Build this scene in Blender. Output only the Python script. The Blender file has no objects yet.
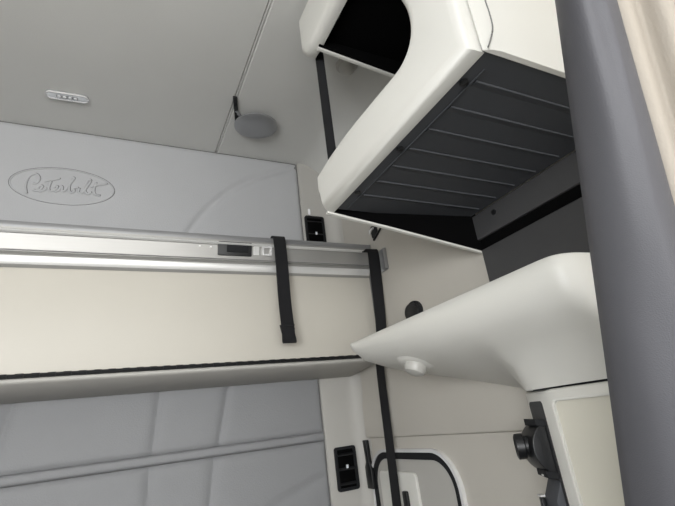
import bpy, bmesh, math, random
from mathutils import Vector, Matrix
random.seed(7)
C = bpy.context.scene.collection
H = 1.35                      # eye height above the sleeper floor (added to everything at the end)

# ---------------------------------------------------------------- camera
F = 444.0
yc = Vector((-227.5, 197.0, F)).normalized()          # rearward direction seen by the camera
xc = Vector((912.5, 52.0, F)); xc = (xc - yc * xc.dot(yc)).normalized()
zc = -(yc.cross(xc)).normalized()
if zc.y > 0: zc = -zc
def ray(x, y):
    v = Vector((x - 337.5, y - 253.0, F))
    return Vector((v.dot(xc), v.dot(yc), v.dot(zc)))
def P(x, y, X=None, Y=None, Z=None):
    r = ray(x, y)
    if X is not None: return r * (X / r.x)
    if Y is not None: return r * (Y / r.y)
    return r * (Z / r.z)
cam = bpy.data.cameras.new('camera'); cam.lens = F / 675 * 36; cam.sensor_width = 36; cam.clip_start = .01
co = bpy.data.objects.new('camera', cam); C.objects.link(co)
right = Vector((xc.x, yc.x, zc.x)); down = Vector((xc.y, yc.y, zc.y)); fwd = Vector((xc.z, yc.z, zc.z))
m = Matrix.Identity(4)
for i, v in enumerate((right, -down, -fwd)):
    for j in range(3): m[j][i] = v[j]
m.translation = Vector((0, 0, H))
co.matrix_world = m
bpy.context.scene.camera = co

# ---------------------------------------------------------------- materials
def mat(name, col, rough=.5, metal=0, bump=0, scale=200, vary=.04, kind='noise', spec=.5, stretch=None, coat=0, trans=0):
    M = bpy.data.materials.new(name); M.use_nodes = True
    n = M.node_tree; b = n.nodes['Principled BSDF']
    b.inputs['Roughness'].default_value = rough; b.inputs['Metallic'].default_value = metal
    b.inputs['Specular IOR Level'].default_value = spec
    b.inputs['Coat Weight'].default_value = coat
    b.inputs['Transmission Weight'].default_value = trans
    tc = n.nodes.new('ShaderNodeTexCoord')
    mp = n.nodes.new('ShaderNodeMapping'); n.links.new(tc.outputs['Object'], mp.inputs[0])
    if stretch: mp.inputs['Scale'].default_value = stretch
    big = n.nodes.new('ShaderNodeTexNoise'); big.inputs['Scale'].default_value = 5; big.inputs['Detail'].default_value = 4
    n.links.new(mp.outputs[0], big.inputs[0])
    mix = n.nodes.new('ShaderNodeMix'); mix.data_type = 'RGBA'
    c = [((v / 255) ** 2.2) for v in col]
    mix.inputs[6].default_value = [v * (1 - vary) for v in c] + [1]
    mix.inputs[7].default_value = [min(1, v * (1 + vary)) for v in c] + [1]
    n.links.new(big.outputs[0], mix.inputs[0]); n.links.new(mix.outputs[2], b.inputs['Base Color'])
    if bump:
        if kind == 'noise':
            t = n.nodes.new('ShaderNodeTexNoise'); t.inputs['Scale'].default_value = scale; t.inputs['Detail'].default_value = 3
        elif kind == 'leather':
            t = n.nodes.new('ShaderNodeTexVoronoi'); t.inputs['Scale'].default_value = scale
        else:
            t = n.nodes.new('ShaderNodeTexWave'); t.inputs['Scale'].default_value = scale; t.bands_direction = 'Z'
        n.links.new(mp.outputs[0], t.inputs[0])
        bp = n.nodes.new('ShaderNodeBump'); bp.inputs['Strength'].default_value = bump; bp.inputs['Distance'].default_value = .002
        n.links.new(t.outputs[0], bp.inputs['Height']); n.links.new(bp.outputs[0], b.inputs['Normal'])
    return M
M = dict(
    headliner=mat('headliner', (209, 209, 206), .9, bump=.25, scale=350, spec=.2),
    vinyl_low_shade=mat('grey_vinyl_shaded', (136, 137, 139), .62, bump=.2, scale=240, kind='leather', spec=.35),  # grey vinyl darkened: light falloff low on the wall is in the colour
    vinyl=mat('grey_vinyl', (176, 177, 179), .62, bump=.2, scale=240, kind='leather', spec=.35),
    seam=mat('vinyl_seam_and_shade', (118, 118, 117), .8, spec=.2),
    trim=mat('beige_trim', (178, 176, 171), .55, bump=.15, scale=300, spec=.4),
    wallp=mat('side_panel', (185, 181, 173), .6, bump=.15, scale=300, spec=.35),
    cream=mat('cream_panel', (195, 191, 181), .42, bump=.05, scale=150, spec=.4, vary=.03),
    white=mat('ivory_plastic', (214, 213, 207), .42, bump=.12, scale=500, spec=.45, vary=.02),
    tan=mat('tan_inset', (206, 203, 190), .5, bump=.1, scale=400, vary=.05),
    alu=mat('brushed_aluminium', (168, 167, 164), .42, metal=.45, bump=.05, scale=60, stretch=(1, 40, 40)),
    alub=mat('bright_aluminium', (225, 225, 223), .3, metal=.4),
    chrome=mat('chrome', (240, 240, 240), .25, metal=.4),
    silver=mat('silver_plastic', (160, 161, 163), .35, metal=.6),
    dark=mat('dark_grey_plastic', (72, 74, 78), .6, bump=.1, scale=600, spec=.35),
    dwall=mat('recess_grey_plastic', (70, 70, 71), .6, bump=.2, scale=600, spec=.35),
    black=mat('black_plastic', (24, 25, 27), .4, bump=.1, scale=400),
    void=mat('black_recess_shade', (9, 9, 10), .9, spec=.1),  # near-black colour stands in for unlit shade inside the open recesses
    web=mat('black_webbing', (40, 40, 42), .7, bump=.6, scale=170, kind='wave', spec=.25),
    curtain=mat('charcoal_vinyl', (84, 84, 88), .5, bump=.12, scale=700, kind='leather', spec=.3, vary=.08),
    lining=mat('cream_lining', (158, 151, 141), .8, bump=.3, scale=260, spec=.2),
    lens=mat('clear_lens', (232, 235, 240), .12, spec=.6),
    led=mat('pale_led', (250, 250, 255), .2),
    rubber=mat('black_rubber', (32, 33, 35), .75, spec=.3),
    carpet=mat('floor_mat', (70, 68, 66), .95, bump=.5, scale=400, spec=.1),
    frost=mat('frosted_plastic', (176, 175, 170), .4, spec=.6),
)

# ---------------------------------------------------------------- mesh helpers
def finish(bm, ang=38):
    bmesh.ops.remove_doubles(bm, verts=bm.verts, dist=1e-6)
    bmesh.ops.recalc_face_normals(bm, faces=bm.faces)
    for f in bm.faces: f.smooth = True
    for e in bm.edges:
        e.smooth = (len(e.link_faces) == 2 and e.calc_face_angle(0) < math.radians(ang))
def obj(name, bm, material, parent=None, bevel=0, seg=3, ang=38, kind=None):
    if bevel:
        bmesh.ops.remove_doubles(bm, verts=bm.verts, dist=1e-6)
        bmesh.ops.recalc_face_normals(bm, faces=bm.faces)
        es = [e for e in bm.edges if len(e.link_faces) == 2 and e.calc_face_angle(0) > math.radians(ang)]
        bmesh.ops.bevel(bm, geom=es, offset=bevel, segments=seg, profile=.5, affect='EDGES', clamp_overlap=True)
    finish(bm, ang)
    me = bpy.data.meshes.new(name); bm.to_mesh(me); bm.free()
    me.materials.append(M[material])
    o = bpy.data.objects.new(name, me); C.objects.link(o)
    if parent:
        o.parent = parent
        w = Vector((0, 0, 0)); q = parent
        while q: w += q.location; q = q.parent
        me.transform(Matrix.Translation(-w))
    if kind: o['kind'] = kind
    return o
def thing(name, label, cat, loc, group=None):
    o = bpy.data.objects.new(name, None); C.objects.link(o); o.location = loc
    o.empty_display_size = .05
    o['label'] = label; o['category'] = cat
    if group: o['group'] = group
    return o
def tag(o, label, cat, group=None):
    o['label'] = label; o['category'] = cat
    if group: o['group'] = group
    return o
def struct(name, bm, material, **k): return obj(name, bm, material, kind='structure', **k)
def box(bm, a, b):
    x0, y0, z0 = a; x1, y1, z1 = b
    v = [bm.verts.new((x, y, z)) for x in (x0, x1) for y in (y0, y1) for z in (z0, z1)]
    for f in ((0, 1, 3, 2), (4, 6, 7, 5), (0, 4, 5, 1), (2, 3, 7, 6), (0, 2, 6, 4), (1, 5, 7, 3)):
        bm.faces.new([v[i] for i in f])
    return bm
def B(*boxes):
    bm = bmesh.new()
    for a, b in boxes: box(bm, a, b)
    return bm
def loft(bm, secs, closed=True, cap=True):
    rows = [[bm.verts.new(p) for p in s] for s in secs]
    n = len(rows[0])
    for a, b in zip(rows, rows[1:]):
        for i in range(n if closed else n - 1):
            j = (i + 1) % n
            bm.faces.new((a[i], a[j], b[j], b[i]))
    if cap and closed:
        bm.faces.new(rows[0]); bm.faces.new(list(reversed(rows[-1])))
    return bm
def prism(bm, pts, off):
    off = Vector(off)
    return loft(bm, [[Vector(p) for p in pts], [Vector(p) + off for p in pts]])
def cr(pts, n=8, closed=False):          # Catmull-Rom
    pts = [Vector(p) for p in pts]; out = []; N = len(pts)
    for i in range(N if closed else N - 1):
        g = (lambda k: pts[k % N]) if closed else (lambda k: pts[max(0, min(N - 1, k))])
        p0, p1, p2, p3 = g(i - 1), g(i), g(i + 1), g(i + 2)
        for k in range(n):
            t = k / n
            out.append(.5 * ((2 * p1) + (p2 - p0) * t + (2 * p0 - 5 * p1 + 4 * p2 - p3) * t * t + (3 * p1 - p0 - 3 * p2 + p3) * t ** 3))
    if not closed: out.append(pts[-1])
    return out
def tube(bm, path, r, n=8, closed=False, flat=1.0, nrm=None):
    path = [Vector(p) for p in path]; secs = []; N = len(path)
    up = Vector(nrm) if nrm else None
    for i, p in enumerate(path):
        a = path[(i - 1) % N] if (closed or i) else p
        b = path[(i + 1) % N] if (closed or i < N - 1) else p
        t = (b - a).normalized()
        u = up if up else (Vector((0, 0, 1)) if abs(t.z) < .9 else Vector((1, 0, 0)))
        s = t.cross(u).normalized(); w = s.cross(t).normalized()
        secs.append([p + s * (r * math.cos(2 * math.pi * k / n)) + w * (r * flat * math.sin(2 * math.pi * k / n)) for k in range(n)])
    if closed:
        secs.append(secs[0]); return loft(bm, secs, cap=False)
    return loft(bm, secs)
def ribbon(bm, path, side, w, t):
    """flat strap: path centre line, side = width direction"""
    path = [Vector(p) for p in path]; side = Vector(side).normalized(); secs = []
    for i, p in enumerate(path):
        d = (path[min(i + 1, len(path) - 1)] - path[max(i - 1, 0)]).normalized()
        nn = d.cross(side).normalized()
        ww = w[i] if isinstance(w, (list, tuple)) else w
        secs.append([p + side * ww / 2 + nn * t / 2, p - side * ww / 2 + nn * t / 2, p - side * ww / 2 - nn * t / 2, p + side * ww / 2 - nn * t / 2])
    return loft(bm, secs)
def lathe(bm, c, ax, prof, n=40, u=None, sx=1, sy=1):
    c = Vector(c); ax = Vector(ax).normalized()
    u = Vector(u).normalized() if u else (ax.orthogonal().normalized())
    v = ax.cross(u)
    rings = [[c + ax * h + u * (r * sx * math.cos(2 * math.pi * k / n)) + v * (r * sy * math.sin(2 * math.pi * k / n)) for k in range(n)] for r, h in prof]
    return loft(bm, rings)
def rrect(w, h, r, n=6):
    out = []
    for cx, cy, a0 in ((w / 2 - r, h / 2 - r, 0), (-w / 2 + r, h / 2 - r, 90), (-w / 2 + r, -h / 2 + r, 180), (w / 2 - r, -h / 2 + r, 270)):
        for k in range(n + 1):
            a = math.radians(a0 + 90 * k / n); out.append((cx + r * math.cos(a), cy + r * math.sin(a)))
    return out
def plate(bm, c, u, v, w, h, r, t, n=6):
    """rounded plate centred at c, in directions u,v, extruded t along u x v"""
    c = Vector(c); u = Vector(u).normalized(); v = Vector(v).normalized(); nn = u.cross(v)
    pts = [c + u * a + v * b for a, b in rrect(w, h, r, n)]
    return prism(bm, pts, nn * t)
def frame(bm, c, u, v, w, h, r, bw, t, n=6):
    c = Vector(c); u = Vector(u).normalized(); v = Vector(v).normalized(); nn = u.cross(v)
    o = rrect(w, h, r, n); i = rrect(w - 2 * bw, h - 2 * bw, max(r - bw, .0005), n)
    secs = []
    for pts, k in ((o, 0), (o, t), (i, t), (i, 0), (o, 0)):
        secs.append([c + u * a + v * b + nn * k for a, b in pts])
    return loft(bm, secs, cap=False)
UX, UY, UZ = Vector((1, 0, 0)), Vector((0, 1, 0)), Vector((0, 0, 1))

# ---------------------------------------------------------------- dimensions (metres, eye at the origin)
D, XW, ZC = 1.64, .87, 1.13            # rear wall, right wall, ceiling
XL, YF, ZF = -1.32, -2.1, -H           # left wall, front, floor

# ---------------------------------------------------------------- shell
struct('floor', B(((XL, YF, ZF - .05), (XW + .05, D, ZF))), 'carpet')
# ceiling, with the cove that rolls down into the right wall
cs = []
seamx = .345
R = .17
prof = [(XL, ZC), (seamx - .008, ZC), (seamx - .004, ZC + .006), (seamx + .004, ZC + .006), (seamx + .008, ZC), (.6, ZC)]
for k in range(0, 9):
    a = math.radians(90 - 90 * k / 8); prof.append((XW - R + R * math.cos(a), ZC - R + R * math.sin(a)))
prof.append((XW, ZC - R - .02))
outer = [(XW + .06, ZC - R - .02), (XW + .06, ZC + .06), (XL, ZC + .06)]
loop = prof + outer
bm = bmesh.new(); prism(bm, [(x, YF, z) for x, z in loop], (0, D + .04 - YF, 0))
struct('ceiling', bm, 'headliner')
bm = bmesh.new(); tube(bm, [(seamx, YF + .1, ZC + .003), (seamx, D - .01, ZC + .005)], .0035)
struct('trim_1', bm, 'headliner')

# rear wall: padded upper panel with an S-shaped crease
def rear_pad(name, x0, x1, z0, z1, fn, nx=110, nz=60, material='vinyl', edge=.02):
    bm = bmesh.new(); rows = []
    for j in range(nz + 1):
        z = z0 + (z1 - z0) * j / nz; row = []
        for i in range(nx + 1):
            x = x0 + (x1 - x0) * i / nx
            d = min(x1 - x, z1 - z, z - z0) / edge
            roll = .010 * (1 - math.sqrt(max(0, 1 - (1 - min(1, max(0, d))) ** 2)))
            row.append(bm.verts.new((x, D - .012 + roll + fn(x, z), z)))
        rows.append(row)
    for a, b in zip(rows, rows[1:]):
        for i in range(nx): bm.faces.new((a[i], a[i + 1], b[i + 1], b[i]))
    # back and sides, so that the pad is solid
    bd = [e for e in bm.edges if e.is_boundary]
    r = bmesh.ops.extrude_edge_only(bm, edges=bd)
    vs = [g for g in r['geom'] if isinstance(g, bmesh.types.BMVert)]
    for v in vs: v.co.y = D + .03
    return struct(name, bm, material)
crease = [(p.x, p.z) for p in cr([P(186, 236, Y=D), P(205, 212, Y=D), P(232, 190, Y=D), P(262, 177, Y=D), P(296, 168, Y=D)], 10)]
def dseg(x, z, pl):
    best = 9
    for (ax, az), (bx, bz) in zip(pl, pl[1:]):
        dx, dz = bx - ax, bz - az; t = max(0, min(1, ((x - ax) * dx + (z - az) * dz) / (dx * dx + dz * dz)))
        best = min(best, math.hypot(x - ax - t * dx, z - az - t * dz))
    return best
def up_fn(x, z):
    d = dseg(x, z, crease)
    return .008 * math.exp(-(d / .013) ** 2)
XC = P(299, 200, Y=D).x
rear_pad('wall_rear', XL, XC, .12, ZC - .004, up_fn, 430, 150)
# lower quilted panels
zt = P(157, 464, Y=D).z; 
za = P(150, 455.5, Y=D).z; zb = P(150, 466.5, Y=D).z
def vl(p, q): a, b = P(*p, Y=D), P(*q, Y=D); return [(a.x, a.z), (b.x, b.z)]
s_up = [vl((160, 386), (151, 457)), vl((228, 380), (217, 449))]
s_lo = [vl((149, 466), (144, 530)), vl((213, 458), (206, 530))]
def rep(s, dx): return [[(x + dx, z) for x, z in l] for l in s]
s_up += rep(s_up, -.62) + rep(s_up, -1.24); s_lo += rep(s_lo, -.62) + rep(s_lo, -1.24)
def q_fn(lines, diag=None):
    def f(x, z):
        r = -.012
        for l in lines:
            d = dseg(x, z, l); r += .010 * math.exp(-abs(d / .014) ** 1.3)
        if diag:
            r += .006 * math.exp(-(dseg(x, z, diag) / .02) ** 2)
        return r
    return f
rear_pad('wall_rear_quilted', XL, XC, za, .19, q_fn(s_up), 380, 30, material='vinyl_low_shade')
rear_pad('wall_rear_piping', XL, XC, zb + .002, za - .0005, lambda x, z: -.014, 60, 8, edge=.012, material='vinyl_low_shade')
dg = vl((272, 506), (320, 478))
rear_pad('wall_rear_lower', XL, XC, -.75, zb, q_fn(s_lo, dg), 380, 90, material='vinyl_low_shade')
# rear right corner trim with a soft inner edge
bm = bmesh.new()
pr = [(XC + .003, D + .03), (XC + .003, D - .010), (XC + .007, D - .016), (XC + .02, D - .018), (XW - .06, D - .018)]
for k in range(1, 7):
    a = math.radians(90 * k / 6); pr.append((XW - .05 + .05 * math.sin(a) - .001, D - .018 - .05 * (1 - math.cos(a))))
pr += [(XW + .03, D - .068), (XW + .03, D + .03)]
prism(bm, [(x, y, -.75) for x, y in pr], (0, 0, ZC + .75))
struct('trim_rear', bm, 'trim')
struct('wall_rear_base', B(((XL, D - .003, ZF), (XW, D + .04, ZC))), 'seam')

# right wall: beige upper panel behind the cabinets, slight step above the luggage hatch
zs = P(470, 434, X=XW).z
bm = bmesh.new()
pr = [(XW, ZC - R - .015), (XW, .30), (XW - .003, .10), (XW - .012, .03), (XW - .014, zs + .012), (XW - .010, zs + .004), (XW, zs), (XW, ZF), (XW + .05, ZF), (XW + .05, ZC - R - .015)]
prism(bm, [(x, .60, z) for x, z in pr], (0, D - .66, 0))
struct('wall_right', bm, 'wallp')
struct('wall_right_front', B(((XW, YF, ZF), (XW + .05, .60, -.55)), ((XW, YF, .0), (XW + .05, YF + .3, .98)), ((XW, -.35, -.55), (XW + .05, .60, .98)), ((XW, YF, .62), (XW + .05, -.35, .98)), ((XW, YF, -.55), (XW + .05, YF + .3, 0))), 'wallp')
# left wall with the driver's side window opening; cab front with the windscreen opening
struct('wall_left', B(((XL - .05, YF, ZF), (XL, D + .04, -.45)), ((XL - .05, YF, .62), (XL, D + .04, ZC + .05)), ((XL - .05, -.5, -.45), (XL, D, .62)), ((XL - .05, YF, -.45), (XL, YF + .3, .62))), 'wallp')
struct('wall_front', B(((XL, YF - .05, ZF), (XW + .05, YF, -.45)), ((XL, YF - .05, .75), (XW + .05, YF, ZC + .05))), 'wallp')

# ---------------------------------------------------------------- upper bunk, folded up
BX0, BX1 = XL + .03, .852
prof_b = [P(0, 219, Y=1.344), P(0, 266, Y=1.38), P(0, 375.5, Y=1.385)]
zt0, zt1, zt2 = prof_b[0].z, prof_b[1].z, prof_b[2].z
bunk = thing('folding_bunk', 'cream upper bunk folded up against the rear wall with aluminium edge rail', 'bunk', (0, 1.385, zt2))
def yz(y, z, x=BX0): return (x, y, z)
A_ = Vector((0, 1.344, zt0)); B_ = Vector((0, 1.38, zt1)); C_ = Vector((0, 1.385, zt2))
def off(p, d, n):   # n outwards (towards viewer) normal
    return p + d * n
dp = (B_ - C_).normalized(); npan = Vector((0, -dp.z, dp.y)); npan = npan if npan.y < 0 else -npan
dr = (A_ - B_).normalized(); nr = Vector((0, -dr.z, dr.y)); nr = nr if nr.y < 0 else -nr
def px_prism(pts, x0=BX0, x1=BX1):
    bm = bmesh.new(); prism(bm, [(x0, p[1], p[2]) for p in pts], (x1 - x0, 0, 0)); return bm
obj('bunk_panel', px_prism([B_, C_, C_ - npan * .03, B_ - npan * .03]), 'cream', bunk, bevel=.002)
def rp(t, n): return B_ + dr * ((A_ - B_).length * t) + nr * n
rail = [rp(-.02, -.03), rp(-.02, .003), rp(.03, .006), rp(.10, .009), rp(.20, .010), rp(.26, .007), rp(.29, .001), rp(.31, -.002), rp(.335, .004), rp(.36, .004), rp(.38, 0),
        rp(.72, -.001), rp(.74, .004), rp(.80, .005), rp(.82, .0), rp(.93, -.002), rp(.99, -.008), rp(1.0, -.02), rp(1.0, -.05), rp(.5, -.05)]
obj('edge_rail', px_prism(rail, BX0, BX1 - .004), 'alu', bunk)
obj('rail_lip', px_prism([rp(.05, .009), rp(.17, .0125), rp(.24, .010), rp(.17, .005), rp(.05, .004)], BX0, BX1 - .006), 'alub', bunk)
obj('rail_bead', px_prism([rp(.73, .004), rp(.77, .0075), rp(.81, .004), rp(.77, 0)], BX0, BX1 - .006), 'alub', bunk)
obj('end_cap', px_prism([rp(1.0, -.004), rp(0, .002), C_ + npan * .001, C_ - npan * .028, rp(0, -.05), rp(1.0, -.05)], BX1, BX1 + .006), 'silver', bunk)
obj('mattress', px_prism([(0, 1.40, zt1 + .06), (0, 1.40, zt1), (0, 1.418, zt2 + .02), (0, D - .03, zt2 + .02), (0, D - .03, zt1 + .03), (0, 1.60, zt1 + .06)], BX0 + .01, BX1 - .012), 'vinyl', bunk, bevel=.01)
hb = bmesh.new(); tube(hb, [(BX0, C_.y - .003, C_.z - .005), (BX1 - .01, C_.y - .003, C_.z - .005)], .0055)
for i in range(60):
    x = BX0 + .02 + i * (BX1 - BX0 - .05) / 60
    tube(hb, [(x, C_.y - .006, C_.z - .005), (x + .018, C_.y - .006, C_.z - .005)], .0062)
obj('piano_hinge', hb, 'black', bunk)
obj('rail_cap', px_prism([rp(.86, .0005), rp(.93, -.0005), rp(.99, -.0065), rp(1.005, -.02), rp(1.005, -.05), rp(.98, -.05), rp(.97, -.015)], BX0, BX1 - .003), 'silver', bunk)
obj('rail_groove', px_prism([rp(.345, .003), rp(.345, .005), rp(.37, .005), rp(.37, .003)], BX0, BX1 - .005), 'seam', bunk)
# latch in the rail
def on_rail(x, y, n=0):
    lo, hi = 0., 1.
    best = None
    for k in range(401):
        t = k / 400; q = rp(t, n); w = P(x, y, Y=q.y)
        if best is None or abs(w.z - q.z) < best[0]: best = (abs(w.z - q.z), w, t)
    return best[1], best[2]
p0, t0 = on_rail(235, 249, .002)
lat = obj('latch', plate(bmesh.new(), (p0.x, rp(t0, .001).y, rp(t0, .001).z), UX, dr, .112, .046, .004, .004), 'black', bunk, bevel=.001)
hm = bmesh.new(); plate(hm, (p0.x + .008, rp(t0, .004).y, rp(t0, .004).z), UX, dr, .072, .022, .003, .006)
obj('latch_paddle', hm, 'rubber', lat, bevel=.002)
p1, t1 = on_rail(267, 251, .002)
bk = bmesh.new(); frame(bk, (p1.x, rp(t1, .001).y, rp(t1, .001).z), UX, dr, .034, .032, .004, .006, .005)
obj('keeper', bk, 'chrome', bunk)
p2, t2 = on_rail(258, 250, .002)
obj('keeper_plate', plate(bmesh.new(), (p2.x - .005, rp(t2, 0).y, rp(t2, 0).z), UX, dr, .02, .036, .002, .002), 'alub', bunk)
for q in ((200, 246), (211, 247)):
    pp, tt = on_rail(q[0], q[1], 0)
    obj('rivet', lathe(bmesh.new(), (pp.x, rp(tt, -.0005).y, rp(tt, -.0005).z), nr, [(.0035, 0), (.0033, .0015), (.001, .0025)], 14), 'alub', bunk)
pb, tb = on_rail(170, 236, 0)
# padded ledge under the hinge
zw = P(0, 404, Y=D - .02).z
lb = [(1.392, zt2 - .008), (1.378, zt2 - .012), (1.376, zt2 - .020), (1.385, zt2 - .026), (D - .03, zw - .002), (D - .012, zw + .008), (D - .008, zt2 + .01), (1.45, zt2 + .01), (1.42, zt2 - .008)]
bm = bmesh.new(); prism(bm, [(BX0, y, z) for y, z in lb], (BX1 - BX0 - .01, 0, 0))
ledge = obj('bunk_support_ledge', bm, 'vinyl', bevel=.006)
ledge.data.materials[0] = M['trim']
tag(ledge, 'grey vinyl covered ledge running under the hinge of the folded bunk', 'ledge')

# corner bracket at the bunk end
br = thing('catch_bracket', 'small grey metal catch bracket on side wall at the bunk end', 'bracket', P(384, 258, X=XW))
c = P(384, 260, X=XW)
obj('bracket_plate', plate(bmesh.new(), (XW - .001, c.y, c.z), UZ, UY, .085, .05, .006, .004), 'silver', br, bevel=.001)
obj('bracket_tab', B(((XW - .016, c.y - .025, c.z - .04), (XW - .004, c.y - .021, c.z + .035))), 'silver', br)

# ---------------------------------------------------------------- straps
s0 = P(279, 238, Y=1.332); s1 = P(289, 343, Y=1.338)
path = [(s0.x, 1.372, s0.z + .004), (s0.x, 1.352, s0.z + .011), (s0.x, 1.336, s0.z + .006), (s0.x, 1.330, s0.z - .01)]
path += [(s0.x + (s1.x - s0.x) * t + .002 * math.sin(t * 7), 1.330 + .006 * t + .003 * math.sin(t * 6), s0.z + (s1.z - s0.z) * t) for t in (.15, .3, .45, .6, .75, .9)]
path += [(s1.x, 1.338, s1.z + .008), (s1.x, 1.333, s1.z), (s1.x, 1.326, s1.z + .003), (s1.x - .004, 1.3215, s1.z + .02), (s1.x - .010, 1.324, s1.z + .055)]
path = cr(path, 4)
bm = bmesh.new(); ribbon(bm, path, UX, .043, .0032)
st = obj('hanging_strap', bm, 'web')
tag(st, 'short black webbing strap with a folded end hanging over the bunk rail', 'strap')
obj('stitching', B(((s1.x - .019, 1.3195, s1.z + .052), (s1.x + .017, 1.322, s1.z + .056)), ((s1.x - .019, 1.3195, s1.z + .040), (s1.x + .017, 1.322, s1.z + .044))), 'rubber', st)

k0 = P(372, 250, Y=1.31); k1 = P(381, 325, Y=1.315); k2 = P(380, 366, Y=1.36); k3 = P(397, 506, Y=1.37)
d = (k3 - k2) / (k2.z - k3.z)
k4 = k3 + d * .5
path = [(k0.x, 1.36, k0.z + .006), (k0.x, 1.335, k0.z + .004), k0 + Vector((0, -.004, -.01)), (k0.x - .001, 1.312, (k0.z + k1.z) / 2), k1, k1 * .5 + k2 * .5, k2, k2 * .5 + k3 * .5, k3, k4]
w = [.044, .044, .044, .044, .040, .034, .030, .030, .030, .030]
P0 = cr(path, 6); W0 = []
for i in range(len(P0)):
    t = i / 6; a = int(min(t, 8)); W0.append(w[a] + (w[a + 1] - w[a]) * (t - a))
bm = bmesh.new(); ribbon(bm, P0, (1, -.1, 0), W0, .003)
belt = obj('restraint_belt', bm, 'web')
tag(belt, 'long black restraint belt running from the bunk end down past the shelf', 'belt')
c = P(375, 264, Y=1.306)
obj('belt_rivet', lathe(bmesh.new(), (c.x, 1.310, c.z), -UY, [(.006, 0), (.006, .002), (.003, .004)], 16), 'chrome', belt)

# ---------------------------------------------------------------- overhead cabinet
ZU = .48; XI = .458; Y0, Y1 = .335, .85
cab = thing('overhead_cabinet', 'ivory overhead cabinet with open cubby above ribbed dark grey underside', 'cabinet', (.66, .6, ZU))
# inboard fascia: a C-shaped moulding
XO = .430
sil = cr([(a, b, 0) for a, b in [(332, 156), (352, 128), (375, 100), (395, 76), (405, 62), (411, 46), (412, 30), (408, 14), (400, 0)]], 3)
inner = [P(x, y, X=.445) for x, y, _ in sil]
inner = [(p.y, p.z) for p in inner]
top = [P(316, 47, X=.445), P(345, 2, X=.445)]
zup = top[0].z
fy = Y0
loop = [(.868, ZU - .005), (fy + .004, ZU - .005), (fy, ZC - .02), (top[0].y + .07, ZC - .02), (top[0].y + .075, zup + .04), (top[0].y + .045, zup + .006), (top[0].y, zup), (.60, zup), (.50, zup - .004), (inner[-1][0] + .012, zup - .04)]
loop += list(reversed(inner)) + [(.885, inner[0][1] - .012), (.892, inner[0][1] - .06)]
zr = .50
loop += [(.888, .53), (.882, .50)]
bm = bmesh.new()
# slightly bowed moulding: three layers in X
def layer(x, ins):
    cy = sum(p[0] for p in loop) / len(loop); cz = sum(p[1] for p in loop) / len(loop)
    out = []; N = len(loop)
    # inset along vertex normals
    area = sum(loop[i][0] * loop[(i + 1) % N][1] - loop[(i + 1) % N][0] * loop[i][1] for i in range(N))
    sg = 1 if area > 0 else -1
    for i in range(N):
        a, p, b = Vector(loop[i - 1]), Vector(loop[i]), Vector(loop[(i + 1) % N])
        e1 = (p - a).normalized(); e2 = (b - p).normalized()
        n = Vector((-(e1.y + e2.y), e1.x + e2.x)) * sg
        n = n.normalized() if n.length > 1e-6 else Vector((0, 0))
        q = p + n * ins
        out.append((x, q.x, q.y))
    return out
secs = [layer(.462, .0), layer(.456, 0), layer(.444, .003), layer(.436, .009), layer(.431, .018), layer(.430, .026)]
loft(bm, secs)
fas = obj('fascia', bm, 'white', cab, ang=50)
# front face panel with rounded joint
bm = bmesh.new()
pf = [(.4555, Y0 + .002), (.4555, Y0 - .0003), (.462, Y0 - .0035), (.470, Y0 - .0062), (.485, Y0 - .008), (XW, Y0 - .008), (XW, Y0 + .002)]
prism(bm, [(x, y, ZU - .006) for x, y in pf], (0, 0, ZC - ZU - .02))
obj('front_panel', bm, 'white', cab, bevel=.002)
# ribbed underside
bm = bmesh.new()
box(bm, (XI, Y0 + .001, ZU - .0035), (XW - .016, Y1, ZU + .012))
un = obj('underside_panel', bm, 'dark', cab)
for i in range(7):
    y = .389 + i * .063
    rb = bmesh.new()
    pr = [(y, ZU - .0034), (y + .001, ZU - .0062), (y + .003, ZU - .0062), (y + .014, ZU - .0034)]
    x0 = XI + .034
    prism(rb, [(x0, a, b) for a, b in pr], (XW - x0 - .03, 0, 0))
    obj('rib', rb, 'dark', un)
rb = B(((XI + .028, Y0 + .03, ZU - .006), (XI + .030, Y1 - .01, ZU - .003))); obj('border_rib', rb, 'dark', un)
for q in ((456, 78), (390, 145), (350, 190)):
    c = P(q[0], q[1], Z=ZU)
    obj('screw_cap', lathe(bmesh.new(), (max(c.x, XI + .016), c.y, ZU - .0033), -UZ, [(.0075, 0), (.0075, .003), (.004, .0045)], 18), 'black', un)
# rear partition whose bottom lip falls away outboard
e0 = P(334, 212, Y=.862); e1 = P(487, 252, X=XW - .002)
lip = [Vector((.446, .872, e0.z)), Vector((.60, .868 - (.868 - e1.y - .012) * .35, e0.z + (e1.z - e0.z) * (.15 / .42))), Vector((XW - .002, e1.y + .012, e1.z))]
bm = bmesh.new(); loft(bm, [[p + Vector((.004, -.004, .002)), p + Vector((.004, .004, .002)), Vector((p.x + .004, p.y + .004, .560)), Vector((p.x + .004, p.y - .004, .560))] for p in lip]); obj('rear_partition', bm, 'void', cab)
bm = bmesh.new()
loft(bm, [[p + Vector((0, -.005, -.001)), p + Vector((0, .006, -.001)), p + Vector((0, .006, .004)), p + Vector((0, -.005, .004))] for p in lip])
obj('partition_lip', bm, 'white', cab, bevel=.0006)
bm = bmesh.new(); tube(bm, cr([P(488, 47, Y=Y0 - .007), P(491.5, 36, Y=Y0 - .008), P(492.5, 26, Y=Y0 - .008), P(489, 12, Y=Y0 - .008), P(485, 0, Y=Y0 - .008), P(480, -18, Y=Y0 - .008)], 5), .0012)
obj('panel_seam', bm, 'seam', cab)
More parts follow.
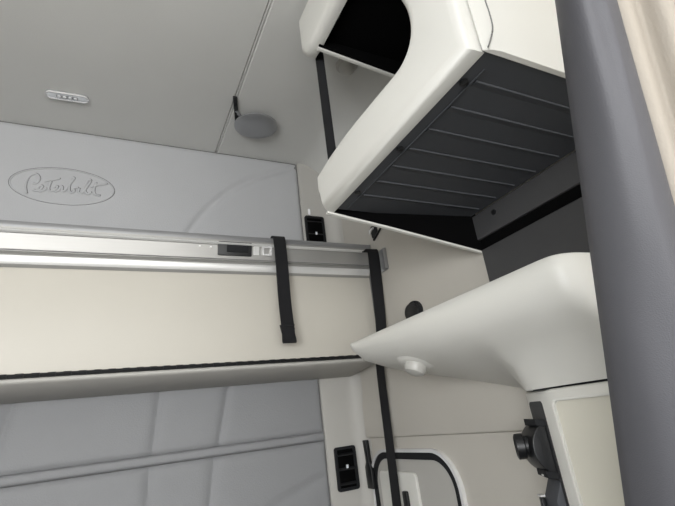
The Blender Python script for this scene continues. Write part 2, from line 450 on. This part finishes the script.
# lower tray (inside of the open cubby) and upper box
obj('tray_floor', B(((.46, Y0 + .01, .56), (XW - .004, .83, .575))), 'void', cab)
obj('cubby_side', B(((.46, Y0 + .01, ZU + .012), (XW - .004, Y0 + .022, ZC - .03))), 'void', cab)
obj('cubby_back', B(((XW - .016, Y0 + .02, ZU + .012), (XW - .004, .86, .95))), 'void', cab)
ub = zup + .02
obj('upper_floor', B(((.475, Y0 + .02, ub), (XW - .10, top[0].y - .004, ub + .012))), 'void', cab)  # underside coloured black for the unlit dark of the opening
l0 = P(318, 49, Y=top[0].y); l1 = P(392, 76, Y=top[0].y)
l2 = l0 + (l1 - l0) * 1.45
bm = bmesh.new()
prism(bm, [(l0.x, l0.y - .004, l0.z), (l2.x, l2.y - .004, l2.z), (l2.x, l2.y - .004, ZC - .06), (l0.x, l0.y - .004, ZC - .03)], (0, .01, 0))
obj('upper_rear_panel', bm, 'white', cab, bevel=.001)
bm = bmesh.new()
prism(bm, [(l0.x, l0.y - .012, l0.z + .004), (l2.x, l2.y - .012, l2.z + .004), (l2.x, l2.y - .012, ZC - .06), (l0.x, l0.y - .012, ZC - .03)], (0, .007, 0))
obj('upper_rear_shade', bm, 'void', cab)  # black sheet painting the unlit inside of the rear panel

# recessed dark wall under the cabinet
rec = thing('recess_panel', 'dark grey moulded wall panel with a slot below the overhead cabinet', 'panel', (XW, .55, .2))
zs1 = .405; zs2 = .375
bm = B(((XW - .014, Y0, zs1), (XW - .003, .845, ZU - .005)))
obj('upper_band', bm, 'dwall', rec, bevel=.003)
obj('slot', B(((XW - .006, Y0, zs2 - .002), (XW - .002, .81, zs1 + .002))), 'void', rec)
obj('lower_band', B(((XW - .014, Y0, .18), (XW - .003, .81, zs2))), 'dwall', rec, bevel=.003)
c = P(494, 212, X=XW - .014)
obj('screw_cap', lathe(bmesh.new(), (XW - .014, c.y, c.z), -UX, [(.007, 0), (.007, .003), (.003, .004)], 18), 'black', rec)

# black strap/rail between the two cabinet levels at their rear corner
b0 = P(318, 46, Y=.868); b1 = P(333, 162, Y=.875)
bm = bmesh.new(); ribbon(bm, [b0 + Vector((0, 0, .02)), b0, b0 * .5 + b1 * .5, b1, b1 + Vector((0, .0, -.03))], (1, -.3, 0), .024, .005)
rs = obj('cargo_strap', bm, 'web'); tag(rs, 'black strap between the upper and lower levels of the overhead cabinet', 'strap')
obj('strap_anchor', plate(bmesh.new(), (b0.x, b0.y - .004, b0.z + .012), UX, UZ, .032, .022, .004, .006), 'black', rs, bevel=.001)

# ---------------------------------------------------------------- lower shelf (moulded overhang) + console
def S(y, pts): return [(x, y, z) for x, z in pts]
ZS = .2
def shelf_profile(y):
    # key sections: tip, mid, console joint, front
    keys = [
        (1.130, [(.600, .200), (.601, .193), (.604, .184), (.640, .153), (.70, .134), (.78, .114), (.87, .102)]),
        (1.10, [(.600, .200), (.598, .188), (.602, .176), (.635, .146), (.70, .124), (.78, .104), (.87, .094)]),
        (.95, [(.600, .200), (.597, .183), (.601, .165), (.632, .132), (.69, .105), (.78, .075), (.87, .057)]),
        (.80, [(.600, .200), (.596, .178), (.600, .155), (.628, .120), (.68, .094), (.76, .060), (.87, .018)]),
        (.72, [(.600, .200), (.596, .177), (.599, .152), (.622, .120), (.67, .094), (.73, .066), (.80, .008)]),
        (.675, [(.600, .200), (.596, .176), (.599, .150), (.620, .120), (.662, .096), (.712, .058), (.738, .010)]),
        (.63, [(.600, .200), (.596, .176), (.599, .150), (.619, .120), (.656, .096), (.690, .056), (.708, .011)]),
        (.52, [(.600, .200), (.596, .176), (.599, .150), (.618, .119), (.652, .095), (.682, .056), (.700, .012)]),
        (.455, [(.600, .200), (.597, .176), (.600, .150), (.619, .119), (.652, .095), (.682, .056), (.700, .012)]),
        (.430, [(.606, .199), (.603, .176), (.606, .149), (.624, .118), (.655, .095), (.684, .056), (.701, .012)]),
        (.415, [(.625, .197), (.621, .176), (.623, .148), (.638, .117), (.664, .094), (.690, .056), (.705, .012)]),
        (.408, [(.650, .195), (.647, .174), (.649, .146), (.660, .116), (.680, .093), (.700, .056), (.712, .012)]),
    ]
    return keys
secs = []
for y, p in shelf_profile(0):
    x0 = p[0][0]; z0 = p[0][1]; q = [(.87, z0 + .004), (x0 + .03, z0 + .004), (x0 + .007, z0 + .003)] + p
    if y < .75: q = q[:-1] + [q[-1]]
    q = q + [(.868, q[-1][1])]
    secs.append([(x, y, z) for x, z in q])
# resample between sections for smoothness
full = []
for i in range(len(secs[0])):
    col = cr([s[i] for s in secs], 4); full.append(col)
rows = [[full[i][j] for i in range(len(full))] for j in range(len(full[0]))]
bm = bmesh.new(); loft(bm, rows)
sh = obj('moulded_shelf', bm, 'white', ang=60)
tag(sh, 'long ivory moulded shelf with a pointed end jutting from the side wall', 'shelf')
obj('joint_gasket', B(((.708, .41, .0085), (.86, .63, .0135))), 'rubber', sh)

con = thing('side_console', 'ivory console cabinet with tan inset panel standing below the moulded shelf', 'console', (.78, .5, ZF))
ca, cb, cc = (.70, .585), (.757, .694), (.80, .73)
pr = [(.70, .385), ca, cb, cc, (XW - .016, .73), (XW - .016, .385)]
bm = bmesh.new(); prism(bm, [(x, y, ZF) for x, y in pr], (0, 0, .0085 - ZF))
obj('console_body', bm, 'white', con, bevel=.006)
# inset tan door
pa = P(550, 399, X=.70)
yy0, yy1 = .40, pa.y - .004
zt_ = P(575, 396, X=.70).z
fw = yy1 - yy0; hh = .62
bm = bmesh.new(); frame(bm, (.7005, (yy0 + yy1) / 2, zt_ - hh / 2), UZ, UY, hh, fw, .014, .004, .006)
obj('door_frame', bm, 'white', con)
bm = bmesh.new(); plate(bm, (.7005, (yy0 + yy1) / 2, zt_ - hh / 2), UZ, UY, hh - .010, fw - .010, .010, .0012)
obj('door_panel', bm, 'tan', con)
# dark control strip on the angled face
da = Vector((cb[0] - ca[0], cb[1] - ca[1], 0)).normalized(); dn = Vector((-da.y, da.x, 0))
mid = Vector((ca[0], ca[1], 0)) + da * .085; L = .078
bm = bmesh.new(); plate(bm, Vector((mid.x, mid.y, -.33)) + dn * .0005, UZ, da, .64, L * .86, .008, -.004)
strip = obj('control_strip', bm, 'dwall', con, bevel=.001)
# black holder with knob
hc = P(541, 447, X=.735)
def HC(a, n, z): return Vector((mid.x, mid.y, hc.z)) + da * a + dn * n + UZ * z
hold = thing('cup_holder_clip', 'black curved clip holder mounted on the dark strip of the console', 'holder', HC(0, .005, 0))
bm = bmesh.new()
arc = []
for k in range(13):
    a = math.radians(-62 + 124 * k / 12); arc.append((.042 * math.cos(a) - .006, .046 * math.sin(a)))
arcs = [HC(-.03, n, z) for n, z in [(.004, -.044)] + arc + [(.004, .044)]]
prism(bm, arcs, da * .066)
obj('holder_body', bm, 'black', hold, bevel=.002)
bm = bmesh.new(); lathe(bm, HC(.008, .026, .005), (dn + da * .25), [(.018, 0), (.018, .010), (.023, .012), (.023, .026), (.019, .028), (.016, .022)], 30)
obj('knob', bm, 'black', hold)
bm = bmesh.new(); 
prism(bm, [HC(-.032, .003, -.052), HC(.026, .003, -.052), HC(.026, .020, -.048), HC(-.032, .024, -.048)], UZ * .012)
obj('foot', bm, 'rubber', hold, bevel=.001)
prism(bm := bmesh.new(), [HC(-.032, .003, .036), HC(.022, .003, .036), HC(.018, .024, .040), HC(-.030, .020, .040)], UZ * .012)
obj('upper_jaw', bm, 'rubber', hold, bevel=.001)
prism(bm := bmesh.new(), [HC(-.02, .021, -.047), HC(.0, .021, -.047), HC(.0, .0225, -.047), HC(-.02, .0225, -.047)], UZ * .003)
obj('clip_edge', bm, 'chrome', hold)
# second holder lower on the strip
h2 = P(553, 503, X=.735); hc = h2
h2t = thing('switch_bezel', 'small black switch bezel below the clip holder on the console strip', 'switch', HC(0, .005, 0))
bm = bmesh.new(); prism(bm, [HC(-.03, .003, -.05), HC(.03, .003, -.05), HC(.03, .016, -.045), HC(.03, .016, .012), HC(-.03, .003, .045)], UZ * .0 + da * .001)
bm.free()
bm = bmesh.new(); prism(bm, [HC(-.03, .003, .04), HC(-.03, .003, -.05), HC(-.03, .016, -.05), HC(-.03, .018, .010)], da * .055)
obj('bezel_body', bm, 'dark', h2t, bevel=.001)
bm = bmesh.new(); prism(bm, [HC(.022, .018, .008), HC(.022, .018, -.04), HC(.022, .026, -.04), HC(.022, .026, .008)], da * .012)
obj('rocker', bm, 'black', h2t, bevel=.001)
bm = bmesh.new(); prism(bm, [HC(.02, .018, .010), HC(.02, .027, .010), HC(.036, .027, .010), HC(.036, .018, .010)], UZ * .003)
obj('chrome_edge', bm, 'chrome', h2t)

# puck lamp under the shelf tip
lc = P(417, 361, Y=.93)
pl = thing('puck_lamp', 'small ivory puck lamp under the pointed end of the moulded shelf', 'lamp', lc)
ax = Vector((-.42, .08, -.9)).normalized()
obj('lamp_base', lathe(bmesh.new(), lc - ax * .006, ax, [(.054, 0), (.053, .008), (.044, .014), (.034, .018)], 36, u=UY, sx=1.1, sy=.9), 'white', pl)
obj('lamp_lens', lathe(bmesh.new(), lc + ax * .010, ax, [(.028, 0), (.028, .012), (.024, .020), (.013, .025), (.004, .026)], 30), 'frost', pl)
obj('lamp_wing', lathe(bmesh.new(), lc + Vector((.004, -.026, 0)) + ax * .002, ax, [(.036, 0), (.034, .006), (.026, .008)], 30, u=UY, sx=1.5, sy=.8), 'white', pl)

# round knob on the side wall, half behind the shelf edge
kc = P(415, 312, X=XW)
kn = thing('wall_knob', 'round black knob on the side wall just above the moulded shelf', 'knob', kc)
obj('knob_base', lathe(bmesh.new(), kc, -UX, [(.036, 0), (.036, .006), (.030, .010)], 30, u=UY, sx=1.25), 'rubber', kn)
obj('knob_cap', lathe(bmesh.new(), kc - UX * .009, -UX, [(.029, 0), (.028, .008), (.022, .012), (.006, .013)], 30, u=UY, sx=1.25), 'black', kn)
# small hook between bunk rail and cabinet lip
hk = P(375, 231, X=XW)
ht = thing('coat_hook', 'small black and chrome hook on the wall above the bunk end', 'hook', hk)
obj('hook_plate', plate(bmesh.new(), (XW - .001, hk.y, hk.z), UZ, UY, .05, .04, .006, .005), 'black', ht, bevel=.001)
bm = bmesh.new(); tube(bm, cr([hk + Vector((-.005, 0, .012)), hk + Vector((-.02, -.005, .0)), hk + Vector((-.032, -.012, -.018)), hk + Vector((-.036, -.02, -.008))], 5), .0045)
obj('hook_arm', bm, 'chrome', ht)
bm = bmesh.new(); tube(bm, [hk + Vector((-.006, -.10, .012)), hk + Vector((-.006, .01, -.035))], .004)
obj('hook_rod', bm, 'black', ht)

# ---------------------------------------------------------------- ceiling fittings
c = P(67.5, 95.5, Z=ZC); a = P(46, 92, Z=ZC); b = P(90, 99, Z=ZC)
dl = (b - a); Ln = dl.length; dl.normalize(); dl = Vector((dl.x, dl.y, 0)).normalized(); dw = Vector((-dl.y, dl.x, 0))
lt = thing('ceiling_light', 'slim clear strip light set in the grey headliner above the emblem', 'light', c)
obj('bezel', plate(bmesh.new(), c + UZ * .0005, dl, -dw, Ln, .036, .0178, .004, 8), 'silver', lt)
obj('lens', plate(bmesh.new(), c - UZ * .0035, dl, -dw, Ln * .93, .028, .0138, .004, 8), 'lens', lt, bevel=.0015)
bm = bmesh.new(); frame(bm, c - UZ * .002, dl, -dw, Ln * .99, .036, .0178, .003, .007, 8)
obj('chrome_rim', bm, 'chrome', lt)
obj('led_board', plate(bmesh.new(), c - UZ * .0075, dl, -dw, Ln * .5, .014, .003, .001), 'silver', lt)
for k in range(4):
    q = c + dl * ((k - 1.5) * Ln * .125)
    obj('led', lathe(bmesh.new(), q - UZ * .0083, -UZ, [(.0052, 0), (.005, .0015), (.002, .0025)], 14), 'led', lt)

dc = P(256, 126, Z=ZC - .02)
dt = thing('swivel_lamp', 'flat silver round lamp on a black hinge beside the ceiling seam', 'lamp', P(256, 126, Z=ZC))
r_ = (P(277, 128, Z=ZC - .02) - P(234, 124, Z=ZC - .02)).length / 2
obj('lamp_disc', lathe(bmesh.new(), dc, -UZ, [(r_ * .94, -.006), (r_, -.002), (r_, .003), (r_ * .93, .007), (r_ * .5, .010), (r_ * .1, .011)], 48, u=UX, sx=1, sy=.92), 'silver', dt)
h0 = P(235, 97, Z=ZC - .004); h1 = P(237, 122, Z=ZC - .004)
bm = bmesh.new(); ribbon(bm, [h0, h1], (1, 0, 0), .016, .010)
obj('hinge_bar', bm, 'black', dt, bevel=.002)
bm = bmesh.new(); tube(bm, [(h0 + (h1 - h0) * .5) - UZ * .004, h1 * .45 + dc * .55 - UZ * .002], .006)
obj('hinge_arm', bm, 'silver', dt)
for t in (.25, .55, .85): obj('hinge_screw', lathe(bmesh.new(), h0 + (h1 - h0) * t - UZ * .004, -UZ, [(.006, 0), (.006, .005), (.003, .006)], 14), 'rubber', dt)

rc = P(347, 66, Z=ZC - .008)
rt = thing('reading_lamp', 'small frosted round lamp on the ceiling behind the upper cabinet level', 'lamp', P(347, 66, Z=ZC))
obj('lamp_base', lathe(bmesh.new(), rc + UZ * .010, -UZ, [(.038, 0), (.038, .010), (.030, .015)], 30), 'trim', rt)
obj('lamp_lens', lathe(bmesh.new(), rc - UZ * .004, -UZ, [(.029, 0), (.027, .012), (.018, .022), (.005, .026)], 30), 'frost', rt)

# ---------------------------------------------------------------- emblem on the upper rear panel
def E(cx, cy, y=D - .013): return P(cx / 5.625, 160 + cy / 5.625, Y=y)
el, er, et, eb = E(53, 128), E(640, 165), E(300, 45), E(395, 251)
ec = (el + er) / 2; cz = (et.z + eb.z) / 2; rx = (er.x - el.x) / 2; rz = (et.z - eb.z) / 2
em = thing('embossed_emblem', 'oval embossed emblem with script lettering on the padded rear wall', 'emblem', (ec.x, D - .012, cz))
ov = [(ec.x + rx * math.cos(a), D - .0125, cz + rz * math.sin(a)) for a in [2 * math.pi * k / 90 for k in range(90)]]
bm = bmesh.new(); tube(bm, ov, .0026, closed=True, nrm=(0, 1, 0)); obj('oval_border', bm, 'vinyl', em)
bm = bmesh.new(); tube(bm, [(ec.x + (rx + .0032) * math.cos(a), D - .0118, cz + .001 + (rz + .0026) * math.sin(a)) for a in [2 * math.pi * k / 90 for k in range(90)]], .0016, closed=True, nrm=(0, 1, 0)); obj('oval_shade', bm, 'seam', em)  # darker ring paints the shade along the embossed border
strokes = [
    [(148, 190), (142, 150), (152, 112), (172, 88), (198, 78), (216, 90), (220, 112), (205, 130), (182, 132)],
    [(184, 168), (203, 172), (226, 165), (238, 152), (230, 144), (216, 153), (212, 168), (224, 177), (246, 170), (262, 160)],
    [(286, 122), (273, 158), (280, 176), (300, 170)], [(250, 122), (290, 114), (337, 105)],
    [(298, 167), (318, 160), (322, 149), (309, 149), (303, 164), (312, 177), (332, 170)],
    [(332, 172), (343, 148), (350, 156), (350, 176), (366, 172)],
    [(366, 172), (392, 138), (416, 106), (405, 100), (394, 130), (388, 166), (398, 184), (416, 178), (414, 160), (440, 156)],
    [(446, 160), (440, 182), (458, 187), (472, 176)],
    [(470, 178), (492, 148), (510, 118), (500, 112), (484, 140), (478, 174), (492, 192), (512, 182)],
    [(540, 128), (528, 170), (534, 194), (562, 200)], [(506, 152), (550, 142), (602, 135)],
]
for s in strokes:
    pts = cr([E(x, y, D - .0135) for x, y in s], 6)
    bm = bmesh.new(); tube(bm, pts, .0038, nrm=(0, 1, 0), flat=.8)
    lo = obj('script_stroke', bm, 'vinyl', em)
    bm = bmesh.new(); tube(bm, [p + Vector((.0022, .0012, .0028)) for p in pts], .0028, nrm=(0, 1, 0), flat=.6)
    obj('stroke_shade', bm, 'seam', lo)  # darker tube paints the shade beside the embossed stroke

# ---------------------------------------------------------------- vents on the corner trim
YT = D - .018
def vent(label, x0, x1, y0, y1, lever):
    a, b = P((x0 + x1) / 2, y0, Y=YT), P((x0 + x1) / 2, y1, Y=YT)
    cx = (a.x + b.x) / 2; w = (P(x1, (y0 + y1) / 2, Y=YT) - P(x0, (y0 + y1) / 2, Y=YT)).x; h = a.z - b.z; c = Vector((cx, YT, (a.z + b.z) / 2))
    t = thing('air_vent', label, 'vent', c, )
    obj('bezel', frame(bmesh.new(), c + UY * .001, UX, UZ, w, h, .010, .010, .009), 'rubber', t)
    obj('cavity', plate(bmesh.new(), c, UX, UZ, w - .016, h - .016, .006, .001), 'void', t)
    n = 3
    for k in range(n):
        z = c.z + (h - .05) * (k / (n - 1) - .5)
        bm = bmesh.new(); prism(bm, [(cx - w / 2 + .012, YT - .002, z - .001), (cx - w / 2 + .012, YT - .008, z - .006), (cx - w / 2 + .012, YT - .008, z - .003), (cx - w / 2 + .012, YT - .002, z + .003)], (w - .024, 0, 0))
        obj('slat', bm, 'black', t)
    obj('lever', B(((cx - .003, YT - .012, c.z + lever - .006), (cx + .004, YT - .007, c.z + lever + .006))), 'lens', t)
    return t
vent('upper black air vent partly hidden behind the bunk rail', 306, 325, 217, 252, .0)
vent('lower black air vent beside the luggage hatch', 335.5, 357, 446, 491, .006)
ic = P(309, 212, Y=YT)
it = tag(obj('indicator_lamp', plate(bmesh.new(), ic, UX, UZ, .011, .030, .005, .003), 'led', bevel=.001), 'tiny white indicator lamp on the trim above the upper vent', 'indicator')
sc = P(343, 224, Y=YT)
tag(obj('trim_button', lathe(bmesh.new(), (sc.x, YT, sc.z), -UY, [(.005, 0), (.005, .002), (.002, .003)], 14), 'black'), 'tiny black trim button right of the upper air vent', 'button')

# ---------------------------------------------------------------- luggage hatch on the right wall
HY0 = P(467, 500, X=XW).y; HY1 = P(373, 470, X=XW).y; HZ1 = P(415, 448.5, X=XW).z; HZ0 = HZ1 - .52
hw = HY1 - HY0; hh = HZ1 - HZ0; hcn = Vector((XW, (HY0 + HY1) / 2, (HZ0 + HZ1) / 2))
hat = thing('luggage_hatch', 'rounded grey luggage hatch with chrome frame in the side wall', 'hatch', hcn)
obj('chrome_frame', frame(bmesh.new(), hcn + UX * .001, UZ, UY, hh, hw, .115, .010, .014, 12), 'chrome', hat)
obj('rubber_seal', frame(bmesh.new(), hcn + UX * .001, UZ, UY, hh - .018, hw - .018, .106, .022, .010, 12), 'rubber', hat)
obj('hatch_panel', plate(bmesh.new(), hcn + UX * .001, UZ, UY, hh - .06, hw - .06, .086, .005, 12), 'trim', hat)
r0 = P(402, 490, X=XW)
hpz = P(402, 471, X=XW).z; hw2 = abs(P(385, 490, X=XW).y - P(421, 490, X=XW).y)
obj('handle_housing', plate(bmesh.new(), (XW - .003, r0.y, hpz - .11), UZ, UY, .22, hw2, .018, .012, 8), 'white', hat, bevel=.003)
l0 = P(408.5, 505, X=XW - .014)
lv = obj('handle_lever', plate(bmesh.new(), (XW - .014, l0.y, P(408, 491, X=XW - .014).z - .06), UZ, UY, .12, .026, .006, .010), 'black', hat, bevel=.002)
hy = P(366, 465, X=XW).y
g0 = P(366.5, 440, X=XW - .01); g1 = P(364, 487, X=XW - .01)
bm = bmesh.new()
def GV(y, z): return (XW - .008, y, z)
gy = min(D - .035, g0.y)
prism(bm, [GV(gy + .012, g0.z), GV(gy - .012, g0.z), GV(gy - .014, g0.z - .07), GV(gy - .026, g0.z - .095), GV(gy - .028, g1.z), GV(gy + .016, g1.z), GV(gy + .018, g0.z - .09), GV(gy + .006, g0.z - .075)], (-.014, 0, 0))
tag(obj('hatch_latch', bm, 'black', bevel=.002), 'black latch arm between the lower vent and the luggage hatch', 'latch')

# ---------------------------------------------------------------- curtain bundle at the right
cu = thing('privacy_curtain', 'charcoal vinyl privacy curtain with cream lining gathered at the right', 'curtain', (.5, .3, ZF))
def lerp(a, b, t): return a + (b - a) * t
L1 = P(558, 0, X=.40); L2 = P(628, 506, X=.50)
R1 = P(613, 0, X=.432); R2 = P(675, 215, X=.492)
def edge(p, q, z):
    t = (p.z - z) / (p.z - q.z); return p + (q - p) * t
def Ledge(z):
    zc_ = max(-.30, min(.62, z)); e = edge(L1, L2, zc_); return Vector((e.x, e.y, z))
def Redge(z):
    zc_ = max(-.30, min(.62, z)); e = edge(R1, R2, zc_); return Vector((e.x, e.y, z))
NZ, NU = 120, 36
def sheet(f, name, material, u0=0, u1=1):
    bm = bmesh.new(); rows = []
    for j in range(NZ + 1):
        z = (ZC - .01) + (ZF + .02 - ZC + .01) * j / NZ
        rows.append([bm.verts.new(f(u0 + (u1 - u0) * i / NU, z)) for i in range(NU + 1)])
    for a, b in zip(rows, rows[1:]):
        for i in range(NU): bm.faces.new((a[i], a[i + 1], b[i + 1], b[i]))
    fs = bm.faces[:]
    bmesh.ops.recalc_face_normals(bm, faces=fs)
    r = bmesh.ops.solidify(bm, geom=fs, thickness=.003)
    return obj(name, bm, material, cu, ang=70)
def fch(u, z):
    a, b = Ledge(z), Redge(z)
    w = b - a; w2 = Vector((w.x, w.y, 0)); n = Vector((-abs(w2.y), -abs(w2.x), 0)).normalized()
    # rolled leading edge, flat middle, hem fold at the right
    bul = .046 * math.sin(math.pi * min(1, u * 1.02)) ** .6
    bul += .0025 * math.exp(-((u - .62 - .12 * math.sin(z * 3)) / .07) ** 2) * math.exp(-((z - .27) / .12) ** 2)
    bul -= .003 * math.exp(-((u - .55 - (z - .35) * -.9) / .09) ** 2) * math.exp(-((z - .33) / .09) ** 2)
    bul += .0012 * math.sin(u * 9 + z * 14) + .0009 * math.sin(z * 41 + u * 5) * .5
    return a + w * u + n * bul
sheet(fch, 'charcoal_face', 'curtain')
def flin(u, z):
    b = Redge(z) + Vector((.001, .004, 0)); out = Vector((.62, -.78, 0))
    w = .17
    n = Vector((-.78, -.62, 0))
    fold = .008 * math.sin(2 * math.pi * (u * 5.2)) ** 1 - .004 + .002 * math.sin(z * 6 + u * 4)
    return b + out * (w * u) + n * fold
sheet(flin, 'cream_lining', 'lining')
def fback(u, z):   # the return fold behind the leading edge
    a = Ledge(z); out = Vector((.75, .25, 0)).normalized()
    return a + Vector((.002, .003, 0)) + out * (.05 * u) + Vector((0, .006 * math.sin(math.pi * u), 0))
sheet(fback, 'return_fold', 'curtain')
hemp = [Redge(z) + Vector((-.004, -.0135, 0)) * .55 for z in [.62 - .02 * i for i in range(46)]]
bm = bmesh.new(); tube(bm, [fch(.93, z) + Vector((-.001, -.0012, 0)) for z in [.60 - .015 * i for i in range(58)]], .0012)
obj('hem_stitch', bm, 'rubber', cu)

# ---------------------------------------------------------------- light: daylight through the cab windows
W = bpy.data.worlds.new('sky'); bpy.context.scene.world = W; W.use_nodes = True
n = W.node_tree; bg = n.nodes['Background']
geo = n.nodes.new('ShaderNodeTexCoord'); sep = n.nodes.new('ShaderNodeSeparateXYZ'); n.links.new(geo.outputs['Generated'], sep.inputs[0])
rmp = n.nodes.new('ShaderNodeValToRGB')
mr = n.nodes.new('ShaderNodeMapRange'); mr.inputs[1].default_value = -.3; mr.inputs[2].default_value = .6
n.links.new(sep.outputs[2], mr.inputs[0]); n.links.new(mr.outputs[0], rmp.inputs[0])
rmp.color_ramp.elements[0].color = (.60, .59, .575, 1); rmp.color_ramp.elements[1].color = (.93, .96, 1.0, 1)
n.links.new(rmp.outputs[0], bg.inputs[0]); bg.inputs[1].default_value = 3.6

def area(name, loc, to, sx, sy, power, col):
    l = bpy.data.lights.new(name, 'AREA'); l.shape = 'RECTANGLE'; l.size = sx; l.size_y = sy; l.energy = power; l.color = col
    o = bpy.data.objects.new(name, l); C.objects.link(o); o.location = loc
    o.rotation_euler = (Vector(to) - Vector(loc)).to_track_quat('-Z', 'Y').to_euler()
    return o
area('windscreen_daylight', (-.2, YF - .02, .15), (-.2, 1, .1), 2.0, 1.1, 20, (1, .99, .97))
area('driver_window_daylight', (XL - .02, -1.15, .1), (1, .0, .3), 1.2, 1.0, 34, (.96, .98, 1))

# ---------------------------------------------------------------- lift everything to floor level
for o in bpy.context.scene.objects:
    if o.parent is None and o.type != 'CAMERA': o.location.z += H
vs = bpy.context.scene.view_settings
vs.view_transform = 'Standard'; vs.look = 'None'; vs.gamma = 1; vs.use_curve_mapping = False; vs.exposure = .42
